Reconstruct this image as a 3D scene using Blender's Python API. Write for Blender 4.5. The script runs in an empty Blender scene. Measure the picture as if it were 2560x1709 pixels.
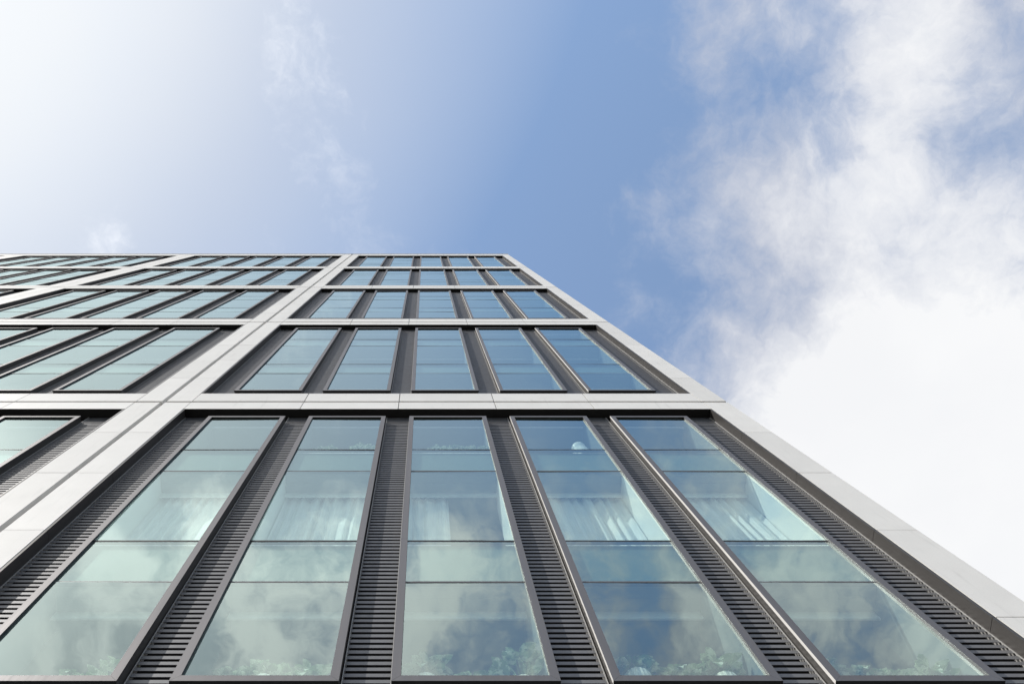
import bpy, bmesh, math, random
from mathutils import Vector, Matrix
random.seed(7)
scn = bpy.context.scene
C = scn.collection
R = math.radians

# ------------------------------------------------------------------ camera
CAM_Y = -4.06
cam = bpy.data.cameras.new('camera')
cam.sensor_width = 36.0
cam.lens = 36.0 * 1900 / 2560
cam.shift_x = 0.0855
cam.clip_end = 2000
co = bpy.data.objects.new('camera', cam)
C.objects.link(co)
co.location = (0, CAM_Y, 1.6)
co.rotation_euler = (R(90 + 79.30), 0, 0)
scn.camera = co

# ------------------------------------------------------------------ sky + sun
SUN = Vector((-0.217, -0.125, 0.218)).normalized()          # towards the sun
SUN_EL = math.asin(SUN.z)
SUN_ROT = math.atan2(SUN.x, SUN.y)                           # clockwise from +Y

scn.view_settings.view_transform = 'Standard'
scn.view_settings.look = 'None'
scn.view_settings.exposure = 0.5
scn.view_settings.gamma = 1.0
scn.view_settings.use_curve_mapping = False

world = bpy.data.worlds.new('World')
scn.world = world
world.use_nodes = True


class NT:
    """small helper to write node trees as expressions"""
    def __init__(self, tree):
        self.t = tree
        tree.nodes.clear()

    def n(self, kind, **kw):
        nd = self.t.nodes.new(kind)
        for k, v in kw.items():
            if k.startswith('i_'):
                self.set(nd.inputs[k[2:].replace('_', ' ')], v)
            else:
                setattr(nd, k, v)
        return nd

    def set(self, sock, v):
        if isinstance(v, bpy.types.NodeSocket):
            self.t.links.new(v, sock)
        else:
            sock.default_value = v

    def math(self, op, a, b=None, c=None, clamp=False):
        nd = self.t.nodes.new('ShaderNodeMath')
        nd.operation = op
        nd.use_clamp = clamp
        self.set(nd.inputs[0], a)
        if b is not None:
            self.set(nd.inputs[1], b)
        if c is not None:
            self.set(nd.inputs[2], c)
        return nd.outputs[0]

    def step(self, v, lo, hi, a=0.0, b=1.0):
        nd = self.t.nodes.new('ShaderNodeMapRange')
        nd.interpolation_type = 'SMOOTHSTEP'
        self.set(nd.inputs[0], v)
        nd.inputs[1].default_value = lo
        nd.inputs[2].default_value = hi
        nd.inputs[3].default_value = a
        nd.inputs[4].default_value = b
        return nd.outputs[0]

    def lin(self, v, lo, hi, a=0.0, b=1.0):
        nd = self.t.nodes.new('ShaderNodeMapRange')
        self.set(nd.inputs[0], v)
        nd.inputs[1].default_value = lo
        nd.inputs[2].default_value = hi
        nd.inputs[3].default_value = a
        nd.inputs[4].default_value = b
        return nd.outputs[0]

    def mix(self, f, a, b, typ='MIX'):
        nd = self.t.nodes.new('ShaderNodeMix')
        nd.data_type = 'RGBA'
        nd.blend_type = typ
        self.set(nd.inputs[0], f)
        self.set(nd.inputs[6], a)
        self.set(nd.inputs[7], b)
        return nd.outputs[2]

    def vec(self, op, a, b=None, scale=None):
        nd = self.t.nodes.new('ShaderNodeVectorMath')
        nd.operation = op
        self.set(nd.inputs[0], a)
        if b is not None:
            self.set(nd.inputs[1], b)
        if scale is not None:
            self.set(nd.inputs[3], scale)
        return nd.outputs['Value'] if op in ('DOT_PRODUCT', 'LENGTH') else nd.outputs[0]

    def noise(self, v, scale, detail=6.0, rough=0.55, lac=2.0, col=False, dist=0.0):
        nd = self.t.nodes.new('ShaderNodeTexNoise')
        self.set(nd.inputs['Vector'], v)
        nd.inputs['Scale'].default_value = scale
        nd.inputs['Detail'].default_value = detail
        nd.inputs['Roughness'].default_value = rough
        nd.inputs['Lacunarity'].default_value = lac
        nd.inputs['Distortion'].default_value = dist
        return nd.outputs['Color'] if col else nd.outputs['Fac']


w = NT(world.node_tree)
tc = w.n('ShaderNodeTexCoord')
d = w.vec('NORMALIZE', tc.outputs['Generated'])
sep = w.n('ShaderNodeSeparateXYZ', i_Vector=d)
dz = w.math('MAXIMUM', sep.outputs[2], 0.14)
u = w.math('DIVIDE', sep.outputs[0], dz)
v = w.math('DIVIDE', sep.outputs[1], dz)
p0 = w.n('ShaderNodeCombineXYZ', i_X=u, i_Y=v, i_Z=0.0).outputs[0]
# the cloud layer, laid out on a plane high above the place
wc = w.noise(p0, 2.6, 6, 0.6, col=True)
warp = w.vec('SCALE', w.vec('SUBTRACT', wc, (0.5, 0.5, 0.5)), scale=0.22)
p = w.vec('ADD', p0, warp)
n_big = w.noise(w.vec('ADD', p, (3.7, 1.2, 0.0)), 2.4, 3, 0.5)
n_det = w.noise(w.vec('ADD', p, (1.3, 5.4, 2.0)), 4.6, 13, 0.63)
n_fine = w.noise(w.vec('ADD', w.vec('MULTIPLY', p, (1.25, 0.8, 1.0)), (2.3, 9.4, 7.0)), 15.0, 9, 0.65)
n_soft = w.noise(w.vec('ADD', p, (8.1, 0.3, 4.0)), 3.0, 4, 0.5)
ramp = w.lin(w.math('MULTIPLY_ADD', v, 0.06, u), 0.19, 0.56, -0.29, 0.34)
thin = w.math('MULTIPLY', w.step(u, 0.60, 0.76), w.step(v, 0.16, -0.06))
ramp = w.math('SUBTRACT', ramp, w.math('MULTIPLY', thin, 0.24))
ramp = w.math('ADD', ramp, w.step(w.math('MULTIPLY_ADD', u, 0.4, v), 0.30, 0.62, 0.0, 0.10))
# towards the street side the bank breaks up into scattered wisps
ramp = w.math('MULTIPLY', ramp, w.step(v, -0.24, -0.50, 1.0, 0.2))
ramp = w.math('ADD', ramp, w.step(v, -0.34, -0.60, 0.0, 0.10))
dens = w.math('MULTIPLY_ADD', w.math('SUBTRACT', n_det, 0.5), 1.15, ramp)
dens = w.math('MULTIPLY_ADD', w.math('SUBTRACT', n_big, 0.5), 0.45, dens)
dens = w.math('MULTIPLY_ADD', w.math('SUBTRACT', n_fine, 0.5), 0.24, dens)
n_wisp = w.noise(w.vec('ADD', w.vec('MULTIPLY', p, (1.5, 0.8, 1.0)), (4.9, 6.1, 1.0)), 6.2, 9, 0.60)
dens = w.math('MULTIPLY_ADD', w.math('SUBTRACT', n_wisp, 0.5), w.step(v, -0.22, -0.60, 0.25, 2.1), dens)
cover = w.step(dens, -0.20, 0.30)
core = w.math('ADD', w.step(dens, 0.0, 0.55), w.step(w.math('MULTIPLY_ADD', u, 0.45, v), 0.34, 0.74, 0.0, 0.62), clamp=True)
col_cloud = w.mix(core, (0.62, 0.66, 0.76, 1), (1.0, 1.0, 1.0, 1))
col_cloud = w.mix(w.math('MULTIPLY', w.step(n_soft, 0.40, 0.64, 0.0, 0.8), w.math('SUBTRACT', 1.1, core)), col_cloud, (0.57, 0.60, 0.69, 1))
col_cloud = w.mix(w.step(w.vec('DOT_PRODUCT', d, tuple(SUN)), 0.55, 0.90, 0.0, 0.9), col_cloud, (1.75, 1.72, 1.66, 1))
# bright veil round the sun, thinning to a faint haze elsewhere
sd = w.vec('DOT_PRODUCT', d, tuple(SUN))
veil = w.math('POWER', w.step(sd, 0.50, 0.96), 0.78)
veil = w.math('MULTIPLY', veil, w.lin(n_soft, 0.2, 0.8, 0.92, 1.06), clamp=True)
veil = w.math('MAXIMUM', veil, 0.16)
col_veil = w.mix(w.step(sd, 0.77, 0.975), (0.64, 0.69, 0.79, 1), (0.96, 0.99, 1.02, 1))
col_veil = w.mix(w.step(sd, 0.94, 1.0), col_veil, (2.3, 2.25, 2.15, 1))

sky = w.n('ShaderNodeTexSky')
sky.sky_type = 'NISHITA'
sky.sun_disc = False
sky.sun_elevation = SUN_EL
sky.sun_rotation = SUN_ROT
sky.air_density = 1.0
sky.dust_density = 1.0
sky.ozone_density = 1.0
b_sky = w.n('ShaderNodeBackground', i_Color=w.mix(1.0, sky.outputs[0], (0.92, 1.12, 1.20, 1), 'MULTIPLY'), i_Strength=0.15)
b_veil = w.n('ShaderNodeBackground', i_Color=col_veil, i_Strength=0.70)
b_cloud = w.n('ShaderNodeBackground', i_Color=col_cloud, i_Strength=0.70)
m1 = w.n('ShaderNodeMixShader')
w.set(m1.inputs[0], veil)
w.set(m1.inputs[1], b_sky.outputs[0])
w.set(m1.inputs[2], b_veil.outputs[0])
m2 = w.n('ShaderNodeMixShader')
w.set(m2.inputs[0], w.math('MULTIPLY', cover, 0.94))
w.set(m2.inputs[1], m1.outputs[0])
w.set(m2.inputs[2], b_cloud.outputs[0])
wo = w.n('ShaderNodeOutputWorld')
w.set(wo.inputs[0], m2.outputs[0])

sl = bpy.data.lights.new('sun', 'SUN')
sl.energy = 3.6
sl.angle = R(0.5)
sl.color = (1.0, 0.955, 0.89)
so = bpy.data.objects.new('sun', sl)
C.objects.link(so)
so.rotation_euler = (-SUN).to_track_quat('-Z', 'Y').to_euler()
so.location = SUN * 100


# ------------------------------------------------------------------ materials
def mat(name):
    m = bpy.data.materials.new(name)
    m.use_nodes = True
    return m, NT(m.node_tree)


def finish(k, sh):
    o = k.n('ShaderNodeOutputMaterial')
    k.set(o.inputs[0], sh)


def principled(k, **kw):
    b = k.n('ShaderNodeBsdfPrincipled')
    for a, val in kw.items():
        k.set(b.inputs[a.replace('_', ' ')], val)
    return b


def mul(k, col, f):
    return k.mix(1.0, col, f, 'MULTIPLY')


def grey(k, v):
    return k.n('ShaderNodeCombineXYZ', i_X=v, i_Y=v, i_Z=v).outputs[0]


def simple(name, col, rough=0.5, metal=0.0, var=0.08, scale=3.0, spec=0.5, streak=False):
    m, k = mat(name)
    g = k.n('ShaderNodeNewGeometry')
    pos = g.outputs['Position']
    if streak:
        pos = k.vec('MULTIPLY', pos, (6.0, 6.0, 0.35))
    f = k.lin(k.noise(pos, scale, 5, 0.6), 0.25, 0.75, 1 - var, 1 + var)
    r = k.lin(k.noise(pos, scale * 1.7, 4, 0.6), 0.3, 0.7, rough * 0.85, rough * 1.15)
    b = principled(k, Base_Color=mul(k, (*col, 1), grey(k, f)), Roughness=r, Metallic=metal)
    b.inputs['Specular IOR Level'].default_value = spec
    finish(k, b.outputs[0])
    return m


M = {}
# pale cast-stone cladding: fine speckle, faint blotches, every panel a touch different
m, k = mat('pale_stone')
g = k.n('ShaderNodeNewGeometry')
oi = k.n('ShaderNodeObjectInfo')
f1 = k.lin(k.noise(g.outputs['Position'], 85, 3, 0.7), 0.25, 0.75, 0.93, 1.06)
f2 = k.lin(k.noise(g.outputs['Position'], 2.2, 5, 0.55), 0.3, 0.7, 0.965, 1.03)
f3 = k.lin(oi.outputs['Random'], 0, 1, 0.94, 1.03)
stk = k.noise(k.vec('MULTIPLY', g.outputs['Position'], (5.0, 5.0, 0.5)), 2.0, 5, 0.6)
f4 = k.step(stk, 0.54, 0.78, 1.0, 0.875)
ff = k.math('MULTIPLY', k.math('MULTIPLY', f1, f2), k.math('MULTIPLY', f3, f4))
col = mul(k, (0.62, 0.61, 0.592, 1), grey(k, ff))
bmp = k.n('ShaderNodeBump', i_Strength=0.12, i_Distance=0.003)
k.set(bmp.inputs['Height'], f1)
b = principled(k, Base_Color=col, Roughness=0.62, Normal=bmp.outputs[0])
b.inputs['Specular IOR Level'].default_value = 0.2
finish(k, b.outputs[0])
M['stone'] = m

M['bronze'] = simple('bronze_anodised_metal', (0.150, 0.145, 0.149), 0.54, 0.72, 0.06, 2.0, streak=True)
M['alu'] = simple('aluminium_and_lit_flank', (0.60, 0.59, 0.575), 0.55, 0.15, 0.05, 4.0)  # trims and beads; also paints the sun sheen on the frames' left flank
M['trim'] = simple('dull_aluminium_trim', (0.38, 0.375, 0.365), 0.5, 0.25, 0.08, 4.0)
M['dark'] = simple('dark_metal_lining', (0.045, 0.042, 0.040), 0.42, 0.2, 0.12, 3.0, streak=True)
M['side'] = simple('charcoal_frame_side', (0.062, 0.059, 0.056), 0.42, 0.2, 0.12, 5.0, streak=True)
M['soffit'] = simple('shade_toned_lining', (0.016, 0.0155, 0.015), 0.5, 0.0, 0.1, 3.0, 0.2)  # lining metal made darker, the soffit's shade put into its colour
M['black'] = simple('black_joint_and_shade', (0.012, 0.012, 0.013), 0.5, 0.0, 0.1)  # pane joints and drip edge; also painted shade on frame faces
M['slat'] = simple('grey_louvre_metal', (0.142, 0.143, 0.150), 0.50, 0.4, 0.10, 6.0)
M['back'] = simple('louvre_backing', (0.014, 0.013, 0.013), 0.8, 0.0, 0.15, 3.0, 0.05)
M['plaster'] = simple('white_plaster', (0.84, 0.84, 0.82), 0.8, 0.0, 0.02)
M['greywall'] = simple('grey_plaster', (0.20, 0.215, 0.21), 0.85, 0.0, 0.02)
M['ceiling'] = simple('ceiling_paint', (0.30, 0.31, 0.315), 0.85, 0.0, 0.02)
M['floor'] = simple('wooden_floor', (0.28, 0.2, 0.13), 0.5, 0.0, 0.15, 4.0)
M['shadowbox'] = simple('spandrel_back_panel', (0.11, 0.165, 0.145), 0.7, 0.0, 0.03, 1.0)
M['render'] = simple('grey_render', (0.42, 0.41, 0.40), 0.8, 0.0, 0.08)
M['pot'] = simple('cream_ceramic', (0.74, 0.71, 0.64), 0.4, 0.0, 0.05, 9.0)
M['soil'] = simple('potting_soil', (0.05, 0.035, 0.025), 0.9, 0.0, 0.3, 40.0)
M['stem'] = simple('plant_stem', (0.12, 0.2, 0.06), 0.6, 0.0, 0.2, 20.0)
M['lamp'] = simple('opal_lamp_white', (0.82, 0.81, 0.78), 0.35, 0.0, 0.02, 3.0)
M['asphalt'] = simple('asphalt', (0.05, 0.05, 0.052), 0.85, 0.0, 0.3, 60.0)
M['pavement'] = simple('pavement_slabs', (0.20, 0.195, 0.185), 0.8, 0.0, 0.12, 8.0)
M['kerb'] = simple('kerb_stone', (0.4, 0.39, 0.37), 0.8, 0.0, 0.1, 12.0)
M['paint'] = simple('road_paint', (0.75, 0.75, 0.72), 0.7, 0.0, 0.1, 12.0)

# coated solar-control glass: sky reflection that grows towards grazing, greenish see-through
m, k = mat('coated_glass')
g = k.n('ShaderNodeNewGeometry')
oi = k.n('ShaderNodeObjectInfo')
wav = k.noise(k.vec('ADD', k.vec('MULTIPLY', g.outputs['Position'], (1.0, 1.0, 0.7)),
              k.vec('SCALE', oi.outputs['Location'], scale=0.37)), 1.1, 2, 0.4)
bmp = k.n('ShaderNodeBump', i_Strength=0.6, i_Distance=0.01)
k.set(bmp.inputs['Height'], wav)
cosv = k.math('ABSOLUTE', k.vec('DOT_PRODUCT', g.outputs['Normal'], g.outputs['Incoming']))
R0 = 0.26
fr = k.math('ADD', R0, k.math('MULTIPLY', 1 - R0, k.math('POWER', k.math('SUBTRACT', 1.0, cosv), 3.0)))
gl = k.n('ShaderNodeBsdfGlossy', i_Color=(0.83, 0.99, 0.96, 1), i_Roughness=0.0)
k.set(gl.inputs['Normal'], bmp.outputs[0])
tr = k.n('ShaderNodeBsdfTransparent', i_Color=(0.83, 0.97, 0.93, 1))
ms = k.n('ShaderNodeMixShader')
k.set(ms.inputs[0], fr)
k.set(ms.inputs[1], tr.outputs[0])
k.set(ms.inputs[2], gl.outputs[0])
# the rear face lets everything through, so each pane filters once
rear = k.n('ShaderNodeBsdfTransparent', i_Color=(1, 1, 1, 1))
ny = k.n('ShaderNodeSeparateXYZ', i_Vector=g.outputs['True Normal'])
obn = k.n('ShaderNodeTexCoord')
isfront = k.math('GREATER_THAN', 0.012, k.n('ShaderNodeSeparateXYZ', i_Vector=obn.outputs['Object']).outputs[1])
ms2 = k.n('ShaderNodeMixShader')
k.set(ms2.inputs[0], k.math('LESS_THAN', k.n('ShaderNodeSeparateXYZ', i_Vector=obn.outputs['Object']).outputs[1], 0.0))
k.set(ms2.inputs[1], rear.outputs[0])
k.set(ms2.inputs[2], ms.outputs[0])
finish(k, ms2.outputs[0])
M['glass'] = m

# sheer curtain cloth
m, k = mat('white_curtain')
g = k.n('ShaderNodeNewGeometry')
fb = k.lin(k.noise(k.vec('MULTIPLY', g.outputs['Position'], (40, 40, 1.5)), 2.0, 3, 0.5), 0.3, 0.7, 0.9, 1.05)
dcol = mul(k, (0.90, 0.90, 0.89, 1), grey(k, fb))
df = k.n('ShaderNodeBsdfDiffuse', i_Color=dcol)
tl = k.n('ShaderNodeBsdfTranslucent', i_Color=dcol)
ms = k.n('ShaderNodeMixShader', i_Fac=0.12)
k.set(ms.inputs[1], df.outputs[0])
k.set(ms.inputs[2], tl.outputs[0])
finish(k, ms.outputs[0])
M['curtain'] = m

# leaves
m, k = mat('leaf_green')
g = k.n('ShaderNodeNewGeometry')
f = k.noise(g.outputs['Position'], 13, 2, 0.5)
lc = k.mix(k.step(f, 0.44, 0.58), (0.10, 0.20, 0.09, 1), (0.78, 0.80, 0.68, 1))
b = principled(k, Base_Color=lc, Roughness=0.27)
tl = k.n('ShaderNodeBsdfTranslucent', i_Color=(0.26, 0.34, 0.2, 1))
ms = k.n('ShaderNodeMixShader', i_Fac=0.25)
k.set(ms.inputs[1], b.outputs[0])
k.set(ms.inputs[2], tl.outputs[0])
finish(k, ms.outputs[0])
M['leaf'] = m


# ------------------------------------------------------------------ mesh helpers
class MB:
    def __init__(self):
        self.v, self.f, self.mi = [], [], []

    def box(self, x0, x1, y0, y1, z0, z1, mi=0, sides=None):
        """sides: optional {'-x': material index, ...}"""
        n = len(self.v)
        self.v += [(x0, y0, z0), (x1, y0, z0), (x1, y1, z0), (x0, y1, z0),
                   (x0, y0, z1), (x1, y0, z1), (x1, y1, z1), (x0, y1, z1)]
        for key, f in (('-z', (0, 3, 2, 1)), ('+z', (4, 5, 6, 7)), ('-y', (0, 1, 5, 4)),
                       ('+x', (1, 2, 6, 5)), ('+y', (2, 3, 7, 6)), ('-x', (3, 0, 4, 7))):
            self.f.append(tuple(n + i for i in f))
            self.mi.append((sides or {}).get(key, mi))

    def prism(self, poly, y0, y1, mi=0, edge_mi=None):
        """poly: (x, z) points anticlockwise seen from -y; extruded from y0 (front) to y1"""
        n, k_ = len(self.v), len(poly)
        self.v += [(x, y0, z) for x, z in poly] + [(x, y1, z) for x, z in poly]
        self.f.append(tuple(n + i for i in range(k_)))
        self.mi.append(mi)
        self.f.append(tuple(n + k_ + i for i in reversed(range(k_))))
        self.mi.append(mi)
        for i in range(k_):
            j = (i + 1) % k_
            self.f.append((n + i, n + k_ + i, n + k_ + j, n + j))
            self.mi.append((edge_mi or {}).get(i, mi))

    def mesh(self, name, mats):
        me = bpy.data.meshes.new(name)
        me.from_pydata(self.v, [], self.f)
        for m_ in mats:
            me.materials.append(M[m_])
        if len(mats) > 1:
            me.polygons.foreach_set('material_index', self.mi)
        me.update()
        return me


def link(name, me, parent=None, loc=(0, 0, 0), scale=(1, 1, 1)):
    o = bpy.data.objects.new(name, me)
    C.objects.link(o)
    o.location = loc
    o.scale = scale
    if parent is not None:
        o.parent = parent
    return o


def tag(o, label=None, cat=None, group=None, kind=None):
    if label:
        o['label'] = label
    if cat:
        o['category'] = cat
    if group:
        o['group'] = group
    if kind:
        o['kind'] = kind
    return o


def unit(mname):
    b = MB()
    b.box(-.5, .5, -.5, .5, -.5, .5)
    return b.mesh('block_' + mname, [mname])


U = {n: unit(n) for n in ('soffit', 'stone', 'dark', 'alu', 'slat', 'back', 'glass', 'plaster', 'ceiling', 'shadowbox',
                          'bronze', 'black', 'render', 'floor')}


_b = MB()
_b.box(-.5, .5, -.5, .5, -.5, .5, 1, {'-y': 0})
U['spandrel'] = _b.mesh('block_spandrel', ['shadowbox', 'ceiling'])


def block(name, mname, x0, x1, y0, y1, z0, z1, parent=None):
    return link(name, U[mname], parent, ((x0 + x1) / 2, (y0 + y1) / 2, (z0 + z1) / 2), (x1 - x0, y1 - y0, z1 - z0))


# ------------------------------------------------------------------ dimensions (metres)
PER = 10.13                 # height of one facade row (three storeys)
Z0 = 6.42                   # groove under the first full row
NROW = 5
ROOF = Z0 + NROW * PER + 0.98
PT = 0.09                   # cladding thickness
YF = 0.05                   # window face
YG = 0.083                  # glass
YS = 0.175                  # louvre face
YB = 0.245                  # louvre backing
H_LEDGE = 0.665
H_SOFF = PER - 0.538
H_WB, H_WT = 1.116, 9.283
H_T = (2.905, 3.922, 6.362, 7.378)      # transoms
SLAT_P = 0.0906
# bays from right to left: opening edges, right edge of the last window, window pitch and width
BAYS = [
    dict(xl=-4.734, xr=5.643, wr=5.045, pitch=1.930, ww=1.474),
    dict(xl=-16.523, xr=-5.871, wr=-6.606, pitch=1.9655, ww=1.498),
    dict(xl=-28.85, xr=-17.771, wr=-18.65, pitch=1.990, ww=1.52),
    dict(xl=-41.2, xr=-30.15, wr=-30.98, pitch=1.995, ww=1.52),
]
LIN = 0.034                 # lining thickness
for b in BAYS:
    b['win'] = [(b['wr'] - b['ww'] - (4 - i) * b['pitch'], b['wr'] - (4 - i) * b['pitch']) for i in range(5)]
X_RIGHT = 6.155
X_LEFT = -42.4

# ------------------------------------------------------------------ ground
mb = MB()
mb.box(-600, 600, -600, 600, -0.6, -0.16)
tag(link('ground', mb.mesh('ground', ['asphalt'])), kind='structure')
mb = MB()
mb.box(-200, 200, -9.0, 40, -0.15, 0.0)
tag(link('pavement', mb.mesh('pavement', ['pavement'])), kind='structure')
mb = MB()
mb.box(-200, 200, -9.25, -9.0, -0.158, 0.01)
tag(link('kerb', mb.mesh('kerb', ['kerb'])), kind='structure')
mb = MB()
for i in range(-16, 17):
    mb.box(i * 6 - 1.5, i * 6 + 1.5, -13.08, -12.92, -0.1585, -0.155)
tag(link('road_marking', mb.mesh('road_marking', ['paint'])), kind='structure')

# ------------------------------------------------------------------ the building
bld = bpy.data.objects.new('apartment_building', None)
C.objects.link(bld)
bld.location = (0, 0, 0)
tag(bld, 'tall pale stone building with rows of projecting glass windows and grey louvres', 'building')

rest = MB()                  # cladding that is too far off to pick apart


def panel(x0, x1, z0, z1, keep, y1=PT):
    g_ = 0.008
    if keep:
        block('cladding_panel', 'stone', x0 + g_, x1 - g_, random.uniform(-0.0015, 0.0015), y1, z0 + g_ * .7, z1 - g_ * .7, bld)
    else:
        rest.box(x0 + g_, x1 - g_, 0, y1, z0 + g_, z1 - g_)


def keep_row(bi, r):
    return bi == 0 or bi == 1 or (bi == 2 and r >= 2)


# horizontal bands: one strip under the groove, one above
for bi, b in enumerate(BAYS):
    xl, xr = b['xl'], b['xr']
    cuts = [xl] + [(b['win'][i][1] + b['win'][i + 1][0]) / 2 for i in range(4)] + [xr]
    for r in range(NROW + 1):
        zg = Z0 + r * PER
        for i in range(5):
            panel(cuts[i], cuts[i + 1], zg - 0.538, zg - 0.043, keep_row(bi, r), 0.12)
            panel(cuts[i], cuts[i + 1], zg + 0.043, zg + H_LEDGE if r < NROW else ROOF - 0.07, keep_row(bi, r), 0.12)
# piers: five panels per row; the pier beside the corner bay has a wide movement groove
PIERS = [(BAYS[0]['xr'], X_RIGHT, 0), (-5.259, BAYS[0]['xl'], 0), (BAYS[1]['xr'], -5.347, 1),
         (-17.125, BAYS[1]['xl'], 1), (BAYS[2]['xr'], -17.137, 2),
         (-29.49, BAYS[2]['xl'], 2), (BAYS[3]['xr'], -29.51, 3), (X_LEFT, BAYS[3]['xl'], 3)]
for x0, x1, bi in PIERS:
    for r in range(-1, NROW):
        zg = Z0 + r * PER
        if r == -1:
            hs = [(0.0, 2.1), (2.1, 4.2), (4.2, Z0 - 0.043)]
        else:
            st = (PER - 0.086) / 5
            hs = [(zg + 0.043 + st * i, zg + 0.043 + st * (i + 1)) for i in range(5)]
        for z0, z1 in hs:
            panel(x0, x1, z0, z1, keep_row(bi, r), 0.12 if x1 < X_RIGHT else 0.75)
    panel(x0, x1, Z0 + NROW * PER + 0.043, ROOF - 0.07, True, 0.12 if x1 < X_RIGHT else 0.75)
if rest.v:
    tag(link('cladding', rest.mesh('cladding', ['stone']), bld), kind='stuff')
# coping along the roof edge
block('coping', 'stone', X_LEFT - 0.02, X_RIGHT + 0.02, -0.025, 0.6, ROOF - 0.066, ROOF, bld)

# solid structure behind: piers, bands, flank, back and roof (the rooms stay hollow)
mb = MB()
for i, b in enumerate(BAYS):
    for r in range(NROW + 1):
        zg = Z0 + r * PER
        mb.box(b['xl'] - 0.02, b['xr'] + 0.02, 0.085, 0.6, zg - 0.52, zg + H_LEDGE - 0.02)
edges = [(BAYS[0]['xr'] + 0.02, X_RIGHT - 0.02)] + [(BAYS[i + 1]['xr'] + 0.02, BAYS[i]['xl'] - 0.02) for i in range(3)] + \
        [(X_LEFT, BAYS[3]['xl'] - 0.02)]
for x0, x1 in edges:
    mb.box(x0, x1, 0.09, 0.6, 0, ROOF - 0.07)
link('structural_wall', mb.mesh('structural_wall', ['stone']), bld)
mb = MB()
mb.box(X_RIGHT - 0.3, X_RIGHT - 0.01, 0.6, 16, 0, ROOF - 0.1)
mb.box(X_LEFT, X_LEFT + 0.3, 0.6, 16, 0, ROOF - 0.1)
mb.box(X_LEFT + 0.3, X_RIGHT - 0.3, 15.7, 16, 0, ROOF - 0.1)
mb.box(X_LEFT, X_RIGHT - 0.01, 0.61, 15.9, ROOF - 0.6, ROOF - 0.3)
link('rear_wall', mb.mesh('rear_wall', ['render']), bld)
mb = MB()
mb.box(X_LEFT + 0.31, X_RIGHT - 0.31, 4.6, 4.75, Z0, ROOF - 0.62)
link('interior_wall', mb.mesh('interior_wall', ['plaster']), bld)
# ground floor shopfront
for b in BAYS:
    block('shopfront_glass', 'glass', b['xl'], b['xr'], 0.4, 0.42, 0.3, Z0 - 0.54, bld)
    block('plinth', 'dark', b['xl'], b['xr'], 0.3, 0.6, 0.0, 0.3, bld)
    for i in range(1, 6):
        x = b['xl'] + (b['xr'] - b['xl']) * i / 6
        block('mullion', 'bronze', x - 0.04, x + 0.04, 0.33, 0.45, 0.3, Z0 - 0.53, bld)


# ---- window: bronze box frame, standing proud of the louvres
def window_mesh(ww):
    b = MB()
    H0, H1 = H_WB, H_WT
    S, Rl = 0.082, 0.078
    y0, y1 = YF, YF + 0.036
    g_ = 0.0012
    hw = ww / 2
    cutz = [H0, H_T[1], H_T[3], H1]
    for sx in (-1, 1):
        for i in range(3):
            za, zb = cutz[i], cutz[i + 1]
            zo0 = za + (g_ if i else 0)
            zi0 = za + (g_ if i else Rl)
            zo1 = zb - (g_ if i < 2 else 0)
            zi1 = zb - (g_ if i < 2 else Rl)
            if i == 0:
                zo0, zi0 = za + g_, za + Rl + g_
            if i == 2:
                zo1, zi1 = zb - g_, zb - Rl - g_
            xo, xi = sx * hw, sx * (hw - S)
            pts = [(xo, zo0), (xi, zi0), (xi, zi1), (xo, zo1)]
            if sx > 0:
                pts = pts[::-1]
                em = {3: 2}           # right flank in charcoal, shade put into its colour
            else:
                em = {3: 1, 1: 3}     # paler left flank paints sun sheen, black inner face paints shade
            b.prism(pts, y0, y1, 0, em)
    for top in (0, 1):
        zo = H1 if top else H0
        zi = zo - Rl if top else zo + Rl
        q = [(-hw + g_, zo), (hw - g_, zo), (hw - S - g_, zi), (-hw + S + g_, zi)]
        if top:
            q = q[::-1]
        b.prism(q, y0, y1, 0, {0: 3, 2: 3})  # rail edges coloured black to stand in for shade
    # box behind the cap, stepped back
    i0, t = 0.009, 0.028
    for sx in (-1, 1):
        xa, xb = sorted((sx * (hw - i0), sx * (hw - i0 - t)))
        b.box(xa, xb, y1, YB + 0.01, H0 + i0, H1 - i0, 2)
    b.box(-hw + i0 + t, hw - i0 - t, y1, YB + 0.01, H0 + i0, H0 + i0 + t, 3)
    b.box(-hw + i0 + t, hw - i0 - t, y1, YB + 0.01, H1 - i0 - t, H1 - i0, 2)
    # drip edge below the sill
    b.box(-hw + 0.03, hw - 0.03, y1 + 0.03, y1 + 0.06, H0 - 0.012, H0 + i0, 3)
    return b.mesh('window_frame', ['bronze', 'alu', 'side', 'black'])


WM = {}
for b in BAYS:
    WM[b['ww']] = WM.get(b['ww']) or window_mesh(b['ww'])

PANES = [(H_WB + 0.06, H_T[0]), (H_T[0], H_T[1]), (H_T[1], H_T[2]), (H_T[2], H_T[3]), (H_T[3], H_WT - 0.06)]


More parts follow.
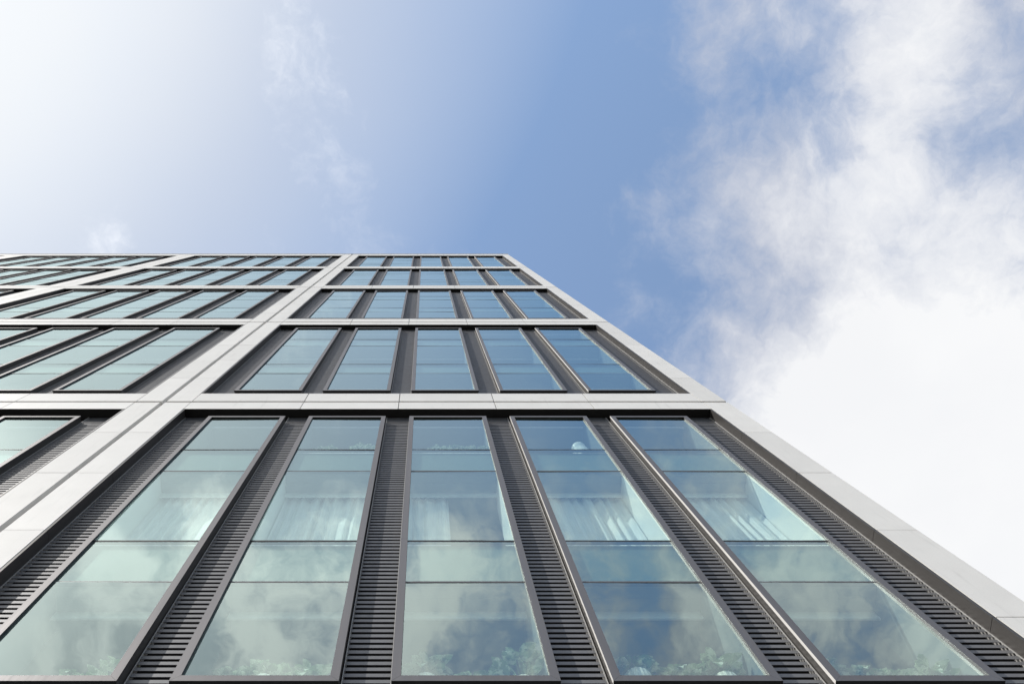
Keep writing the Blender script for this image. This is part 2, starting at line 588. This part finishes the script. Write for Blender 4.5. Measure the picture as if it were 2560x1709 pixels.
def window(bi, r, wi):
    b = BAYS[bi]
    x0, x1 = b['win'][wi]
    zb = Z0 + r * PER
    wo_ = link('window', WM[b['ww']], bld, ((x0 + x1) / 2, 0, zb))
    hw = b['ww'] / 2 - 0.055
    for i, (za, zc) in enumerate(PANES):
        g_ = 0.007 if i in (0, 1, 2, 3) else 0.0
        ga = 0.007 if i else 0.0
        pn = link('pane', U['glass'], wo_, (0, YG + 0.006, (za + ga + zc - g_) / 2), (2 * hw, 0.012, zc - za - g_ - ga))
        pn.rotation_euler = (R(random.uniform(-.22, .22)), 0, R(random.uniform(-.22, .22)))
        if i in (1, 3):          # spandrel: a pale panel behind the glass
            link('spandrel_panel', U['spandrel'], wo_, (0, 0.212, (za + zc) / 2), (2 * hw, 0.14, zc - za - 0.02))
    for i, h in enumerate(H_T):
        # dark joint lines between the panes, with a slim grey bar at the spandrel heads
        link('transom', U['black' if i in (1, 3) else 'bronze'], wo_, (0, YG + 0.022, h), (2 * hw, 0.05, 0.03 if i in (1, 3) else 0.024))
    return wo_


# ---- louvres
slats_rest = MB()
n_slats = 0


def louvre(bi, r, x0, x1, near):
    global n_slats
    zb = Z0 + r * PER
    za, zc = zb + H_LEDGE + 0.03, zb + H_SOFF - 0.004
    lp = block('louvre_panel', 'back', x0, x1, YB, YB + 0.03, za, zc, bld)
    # children below keep world measures: undo the panel's own scale with a fresh mesh
    lp.data = louvre_back(round(x1 - x0, 4), round(zc - za, 4))
    lp.scale = (1, 1, 1)
    wd = x1 - x0
    n = int((zc - za) / SLAT_P)
    for i in range(n):
        z = za + 0.02 + i * SLAT_P
        if near and 1.2 < (z - zb) < 5.8 and n_slats < 300:
            s_ = link('slat', slat_mesh(round(wd, 4)), lp, (0, 0, z + 0.026 - (za + zc) / 2))
            s_.rotation_euler = (R(random.uniform(-1.2, 1.2)), R(random.uniform(-.06, .06)), 0)
            n_slats += 1
        else:
            slats_rest.box(x0 + 0.012, x1 - 0.012, YS, YS + 0.003, z, z + 0.0495)
    for sx in (-1, 1):
        link('edge_trim', trim_mesh(round(zc - za, 4)), lp, (sx * (wd / 2 - 0.005), 0, 0))
    return lp


_cache = {}


def louvre_back(wd, h):
    key = ('b', wd, h)
    if key not in _cache:
        b = MB()
        b.box(-wd / 2, wd / 2, -0.015, 0.015, -h / 2, h / 2)
        _cache[key] = b.mesh('louvre_back', ['back'])
    return _cache[key]


def slat_mesh(wd):
    key = ('s', wd)
    if key not in _cache:
        b = MB()
        y = YS - (YB + 0.015)
        b.box(-wd / 2 + 0.012, wd / 2 - 0.012, y, y + 0.003, -0.02475, 0.02475)
        _cache[key] = b.mesh('slat', ['slat'])
    return _cache[key]


def trim_mesh(h):
    key = ('t', h)
    if key not in _cache:
        b = MB()
        y = YS - (YB + 0.015)
        b.box(-0.005, 0.005, y - 0.006, 0.0, -h / 2, h / 2)
        _cache[key] = b.mesh('edge_trim', ['trim'])
    return _cache[key]


# ---- wall between two windows, seen inside as white jambs
def pier_mesh(x0, x1, lft, rgt, mname):
    """x0..x1 between frames; lft / rgt: a window lies on that side"""
    b = MB()
    z0, z1 = 0.7, H_SOFF
    b.box(x0 - (0.03 if lft else 0), x1 + (0.03 if rgt else 0), YB + 0.04, 0.66, z0, z1)
    for on, xa in ((lft, x0 - 0.060), (rgt, x1 + 0.040)):
        if on:
            b.box(xa, xa + 0.02, YG + 0.03, 0.659, H_WB + 0.04, H_T[1] - 0.001, 1)
            b.box(xa, xa + 0.02, YG + 0.03, 0.659, H_T[1], H_T[2])
            b.box(xa, xa + 0.02, YG + 0.03, 0.659, H_T[2] + 0.001, H_WT - 0.04, 1)
    return b.mesh('wall_pier', [mname, 'greywall'])


for bi, b in enumerate(BAYS):
    xl, xr = b['xl'], b['xr']
    gaps = [(xl + 0.0, b['win'][0][0])] + [(b['win'][i][1], b['win'][i + 1][0]) for i in range(4)] + [(b['win'][4][1], xr)]
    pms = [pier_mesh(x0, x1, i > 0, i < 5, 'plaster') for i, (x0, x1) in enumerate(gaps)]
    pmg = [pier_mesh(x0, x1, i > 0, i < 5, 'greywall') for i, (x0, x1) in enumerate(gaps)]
    for r in range(NROW):
        if bi == 3 and r < 2:
            pass
        zb = Z0 + r * PER
        for wi in range(5):
            window(bi, r, wi)
        for gi, (x0, x1) in enumerate(gaps):
            louvre(bi, r, x0 + (0.004 if gi else LIN), x1 - (0.004 if gi < 5 else LIN), bi == 0 and r == 0)
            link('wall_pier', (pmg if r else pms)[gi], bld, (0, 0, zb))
        # dark metal lining of the opening
        yb = YB + 0.035
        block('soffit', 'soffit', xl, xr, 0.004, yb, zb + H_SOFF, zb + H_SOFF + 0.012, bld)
        block('ledge', 'dark', xl, xr, 0.006, yb, zb + H_LEDGE, zb + H_LEDGE + 0.028, bld)
        block('ledge_trim', 'alu', xl + LIN, xr - LIN, 0.010, 0.03, zb + H_LEDGE + 0.028, zb + H_LEDGE + 0.036, bld)
        st = (PER - 0.086) / 5
        for sx, x in ((1, xl), (-1, xr)):
            if bi == 0:
                zs = [zb + 0.043 + st * i for i in range(1, 5)]
                zs = [zb + H_LEDGE + 0.03] + zs + [zb + H_SOFF - 0.002]
            else:
                zs = [zb + H_LEDGE + 0.03, zb + H_SOFF - 0.002]
            for i in range(len(zs) - 1):
                xa, xb = sorted((x, x + sx * LIN))
                block('reveal_panel', 'dark', xa, xb, 0.004, yb, zs[i] + 0.003, zs[i + 1] - 0.003, bld)
            if sx < 0 and bi > 0:
                block('edge_bead', 'alu', x - LIN - 0.010, x - LIN, 0.006, 0.03, zb + H_LEDGE + 0.04, zb + H_SOFF - 0.004, bld)
        # storeys: ceiling voids behind the spandrels, floors, pelmets
        for (h0, h1) in ((H_LEDGE - 0.5, H_WB + 0.05), (H_T[0] + 0.012, H_T[1] - 0.012), (H_T[2] + 0.012, H_T[3] - 0.012), (H_WT - 0.05, PER - 0.3)):
            mb = _cache.get(('slab', bi, h0))
            if mb is None:
                mm = MB()
                mm.box(xl + 0.05, xr - 0.05, 0.285, 4.6, h0, h1)
                mb = _cache[('slab', bi, h0)] = mm.mesh('floor_slab', ['ceiling'])
            link('floor_slab', mb, bld, (0, 0, zb))
        for h in (H_T[0], H_T[2]):
            block('pelmet', 'plaster', xl + 0.06, xr - 0.06, 0.445, 0.465, zb + h - 0.13, zb + h + 0.012, bld)
tag(link('slats', slats_rest.mesh('slats', ['slat']), bld), kind='stuff')

# ------------------------------------------------------------------ curtains in the middle storey
def curtain_mesh(x0, x1, z0, z1, amp, wl, seed):
    rnd = random.Random(seed)
    n = max(24, int((x1 - x0) / 0.012))
    ph = [rnd.uniform(0, 6.28) for _ in range(4)]
    vs, fs = [], []
    rows = 7
    for j in range(rows + 1):
        t = j / rows
        for i in range(n + 1):
            x = x0 + (x1 - x0) * i / n
            s_ = (x - x0) / wl * 6.283
            a = amp * (0.55 + 0.45 * (1 - t)) * (0.8 + 0.3 * math.sin(s_ * 0.23 + ph[0]))
            y = a * math.sin(s_ + 0.9 * math.sin(s_ * 0.37 + ph[1])) + 0.25 * a * math.sin(2 * s_ + ph[2])
            xx = x + 0.25 * a * math.sin(s_ * 2 + ph[3]) * (1 - t * 0.5)
            vs.append((xx, y, z0 + (z1 - z0) * t))
    for j in range(rows):
        for i in range(n):
            q = j * (n + 1) + i
            fs.append((q, q + 1, q + n + 2, q + n + 1))
    me = bpy.data.meshes.new('curtain')
    me.from_pydata(vs, [], fs)
    me.materials.append(M['curtain'])
    for pl in me.polygons:
        pl.use_smooth = True
    return me


cz0, cz1 = Z0 + H_T[1] + 0.02, Z0 + H_T[2] - 0.01
cur = [
    (0, 0, 0.00, 1.00, 'faint white curtain drawn across behind the leftmost whole window of the lowest row'),
    (0, 1, 0.00, 1.00, 'white pleated curtain drawn across behind the second whole window of the lowest row'),
    (0, 2, 0.00, 0.44, 'white curtain pulled to the left side of the middle window, leaving its right half open'),
    (0, 3, 0.00, 1.00, 'white pleated curtain with two bright sunlit folds behind the fourth window of the lowest row'),
    (0, 4, 0.00, 1.00, 'white curtain with slim sunlit folds behind the window nearest the right edge'),
]
for ci, (bi, wi, a, c_, lab) in enumerate(cur):
    x0, x1 = BAYS[bi]['win'][wi]
    xa, xb = x0 + 0.07 + (x1 - x0 - 0.14) * a, x0 + 0.07 + (x1 - x0 - 0.14) * c_
    o = link('curtain', curtain_mesh(xa, xb, 0, cz1 - cz0, 0.06, 0.17, 11 + ci), None, (0, 0.535, cz0))
    tag(o, lab, 'curtain', 'white curtains behind the lowest row of windows')

# ------------------------------------------------------------------ plants on the sills
def lathe(b, prof, seg, mi, cx=0, cy=0, rib=0.0, nrib=16):
    n = len(b.v)
    for (r_, z) in prof:
        for i in range(seg):
            a = 6.28318 * i / seg
            rr = r_ * (1 + rib * (1 if i % 2 else -1))
            b.v.append((cx + rr * math.cos(a), cy + rr * math.sin(a), z))
    for j in range(len(prof) - 1):
        for i in range(seg):
            i2 = (i + 1) % seg
            b.f.append((n + j * seg + i, n + j * seg + i2, n + (j + 1) * seg + i2, n + (j + 1) * seg + i))
            b.mi.append(mi)


def leaf(b, base, dirv, up, ln, wd, droop, mi=0):
    """a folded, pointed, drooping leaf"""
    d_ = dirv.normalized()
    sd_ = d_.cross(up).normalized()
    nrm = sd_.cross(d_).normalized()
    n = len(b.v)
    prof = [(0.0, 0.12), (0.22, 0.78), (0.5, 1.0), (0.78, 0.66), (1.0, 0.04)]
    for t, wv in prof:
        c_ = base + d_ * ln * t - Vector((0, 0, 1)) * droop * ln * t * t
        fold = nrm * (0.16 * wd * wv)
        b.v += [tuple(c_ - sd_ * wd * wv * 0.5 + fold), tuple(c_), tuple(c_ + sd_ * wd * wv * 0.5 + fold)]
    for j in range(len(prof) - 1):
        q = n + j * 3
        b.f += [(q, q + 1, q + 4, q + 3), (q + 1, q + 2, q + 5, q + 4)]
        b.mi += [mi, mi]


def foliage_meshes(seed, nleaf, rad, hgt, ln):
    rnd = random.Random(seed)
    lv, st = MB(), MB()
    for i in range(nleaf):
        a = rnd.uniform(0, 6.283)
        q = math.sqrt(rnd.random())
        tip = Vector((math.cos(a) * rad * q, math.sin(a) * rad * q * 0.35, hgt * (0.25 + 0.75 * rnd.random()) * (1.1 - 0.5 * q)))
        root = Vector((math.cos(a) * 0.03 * q, math.sin(a) * 0.03 * q, -0.02))
        # stem: thin three-sided tube in two bends
        mid = root.lerp(tip, 0.55) + Vector((0, 0, 0.03))
        for p1, p2 in ((root, mid), (mid, tip)):
            ax = (p2 - p1).normalized()
            s1 = ax.orthogonal().normalized()
            s2 = ax.cross(s1)
            n = len(st.v)
            for pp in (p1, p2):
                for m_ in range(3):
                    an = m_ * 2.0944
                    st.v.append(tuple(pp + (s1 * math.cos(an) + s2 * math.sin(an)) * 0.0028))
            for m_ in range(3):
                m2 = (m_ + 1) % 3
                st.f.append((n + m_, n + m2, n + 3 + m2, n + 3 + m_))
                st.mi.append(0)
        a2 = a + rnd.uniform(-0.9, 0.9)
        dv = Vector((math.cos(a2), math.sin(a2), rnd.uniform(-0.35, 0.8)))
        up = Vector((rnd.uniform(-.4, .4), rnd.uniform(-.4, .4), 1))
        l_ = ln * rnd.uniform(0.65, 1.2)
        leaf(lv, tip, dv, up, l_, l_ * rnd.uniform(0.5, 0.68), rnd.uniform(0.1, 0.6))
    lv.v = [(x_, max(y_, -0.14 + 0.1 * (y_ + 0.14)), z_) for x_, y_, z_ in lv.v]
    ml = lv.mesh('foliage', ['leaf'])
    for pl in ml.polygons:
        pl.use_smooth = True
    return ml, st.mesh('stems', ['stem'])


def pot_mesh(r_, h):
    b = MB()
    lathe(b, [(0.0, 0.0), (r_ * 0.74, 0.0), (r_ * 0.80, h * 0.1), (r_ * 1.0, h * 0.62), (r_ * 0.98, h * 0.86),
              (r_ * 0.90, h), (r_ * 0.82, h), (r_ * 0.80, h * 0.93), (0.0, h * 0.93)], 40, 0, rib=0.018)
    return b.mesh('pot', ['pot'])


FOL = [foliage_meshes(3, 40, 0.16, 0.25, 0.15), foliage_meshes(9, 34, 0.14, 0.34, 0.165),
       foliage_meshes(15, 46, 0.18, 0.20, 0.14), foliage_meshes(21, 26, 0.13, 0.40, 0.18)]
POT = [pot_mesh(0.125, 0.26), pot_mesh(0.10, 0.22), pot_mesh(0.115, 0.22)]
names = ['leftmost big', 'second', 'middle', 'fourth', 'rightmost']
PL = [  # window, fraction across, depth behind the glass, foliage, pot, scale, wording
    (0, 0.62, 0.20, 0, 1, 0.9, 'pale potted plant right of centre at the bottom of the {} window'),
    (0, 0.88, 0.19, 3, 1, 1.0, 'bright potted plant in the lower right corner of the {} window'),
    (1, 0.27, 0.20, 2, 0, 1.0, 'faint low potted plant at the lower left of the {} window'),
    (1, 0.50, 0.19, 0, 0, 1.05, 'potted plant with broad top leaf at the bottom centre of the {} window'),
    (1, 0.80, 0.20, 1, 1, 0.95, 'bushy potted plant at the lower right of the {} window'),
    (2, 0.17, 0.20, 1, 2, 1.0, 'spindly plant in a round cream pot at lower left of the {} window'),
    (2, 0.50, 0.20, 2, 1, 0.95, 'potted plant with arching stems at the bottom centre of the {} window'),
    (2, 0.85, 0.17, 3, 1, 1.15, 'tall potted plant with curled leaves at lower right of the {} window'),
    (3, 0.20, 0.19, 2, 2, 1.15, 'dense plant in a ribbed cream pot at lower left of the {} window'),
    (3, 0.53, 0.19, 0, 1, 1.0, 'green potted plant at the bottom centre of the {} lowest-row window'),
    (3, 0.80, 0.18, 1, 0, 1.1, 'potted plant with pale crumpled leaves at lower right of the {} window'),
    (4, 0.10, 0.20, 3, 1, 0.9, 'faint potted plant at the lower left of the {} lowest-row window'),
    (4, 0.36, 0.20, 0, 1, 1.0, 'potted plant left of centre at the bottom of the {} lowest-row window'),
    (4, 0.60, 0.20, 2, 2, 1.0, 'potted plant right of centre at the bottom of the {} lowest-row window'),
    (4, 0.85, 0.20, 1, 1, 1.05, 'potted plant near the lower right corner of the {} lowest-row window'),
]


def plant(x, y, z, fi, pi, s_, rot, label, grp):
    e = bpy.data.objects.new('potted_plant', None)
    C.objects.link(e)
    e.location = (x, y, z)
    e.rotation_euler = (0, 0, rot)
    e.scale = (s_, s_, s_)
    tag(e, label, 'plant', grp)
    h = {0: 0.26, 1: 0.22, 2: 0.22}[pi]
    link('pot', POT[pi], e)
    link('foliage', FOL[fi][0], e, (0, 0, h * 0.93))
    link('stems', FOL[fi][1], e, (0, 0, h * 0.93))
    return e


for i, (wi, fx, dy, fi, pi, s_, lab) in enumerate(PL):
    x0, x1 = BAYS[0]['win'][wi]
    plant(x0 + 0.08 + (x1 - x0 - 0.16) * fx, YG + dy + 0.07, Z0 + H_WB + 0.172 - (0.0 if i in (5, 8) else 0.115), fi, pi, s_ * 1.08, 0.0,
          lab.format(names[wi]), 'potted plants along the bottom of the lowest windows')
TP = [(1, 0.30, 0.17, 3, 1, 0.85, 'faint potted plant low in the left of the top pane, second window'),
      (1, 0.80, 0.16, 1, 1, 1.0, 'small bushy potted plant low in the right of the top pane, second window'),
      (2, 0.35, 0.18, 1, 1, 0.95, 'thin forked potted plant low in the left of the top pane, middle window'),
      (2, 0.60, 0.17, 0, 1, 1.0, 'leafy potted plant low in the centre of the top pane, middle window'),
      (2, 0.86, 0.17, 2, 1, 1.1, 'leafy potted plant low in the right of the top pane, middle window')]
for i, (wi, fx, dy, fi, pi, s_, lab) in enumerate(TP):
    x0, x1 = BAYS[0]['win'][wi]
    plant(x0 + 0.08 + (x1 - x0 - 0.16) * fx, YG + dy + 0.09, Z0 + H_T[3] + 0.16, fi, pi, s_ * 1.1, 0.0, lab,
          'potted plants behind the upper panes of the lowest row')

# boards under the plants
for wi in range(5):
    x0, x1 = BAYS[0]['win'][wi]
    block('window_board', 'plaster', x0 + 0.065, x1 - 0.065, 0.16, 0.55, Z0 + H_WB + 0.06, Z0 + H_WB + 0.066, bld)
    if wi in (1, 2):
        block('window_board', 'plaster', x0 + 0.065, x1 - 0.065, 0.16, 0.55, Z0 + H_T[3] + 0.02, Z0 + H_T[3] + 0.158, bld)

# globe lamp standing behind the top pane of the fourth window
lx0, lx1 = BAYS[0]['win'][3]
lamp = bpy.data.objects.new('globe_lamp', None)
C.objects.link(lamp)
lamp.location = (lx0 + 1.08, YG + 0.20, Z0 + H_T[3] + 0.10)
lamp.scale = (0.95, 0.95, 0.95)
tag(lamp, 'white globe lamp on a stepped round foot behind the top pane of the fourth window', 'lamp')
b = MB()
lathe(b, [(0.0, 0.0), (0.13, 0.0), (0.135, 0.10), (0.15, 0.12), (0.155, 0.28), (0.14, 0.30), (0.145, 0.38), (0.10, 0.42), (0.0, 0.42)], 32, 0)
link('foot', b.mesh('foot', ['lamp']), lamp)
b = MB()
lathe(b, [(0.135 * math.sin(a * math.pi / 14), 0.55 - 0.145 * math.cos(a * math.pi / 14)) for a in range(15)], 32, 0)
ml = b.mesh('globe', ['lamp'])
for pl in ml.polygons:
    pl.use_smooth = True
link('globe', ml, lamp)

# ------------------------------------------------------------------ render settings
scn.render.engine = 'CYCLES'
scn.cycles.max_bounces = 8
scn.cycles.transparent_max_bounces = 16
scn.cycles.diffuse_bounces = 4
scn.cycles.glossy_bounces = 4
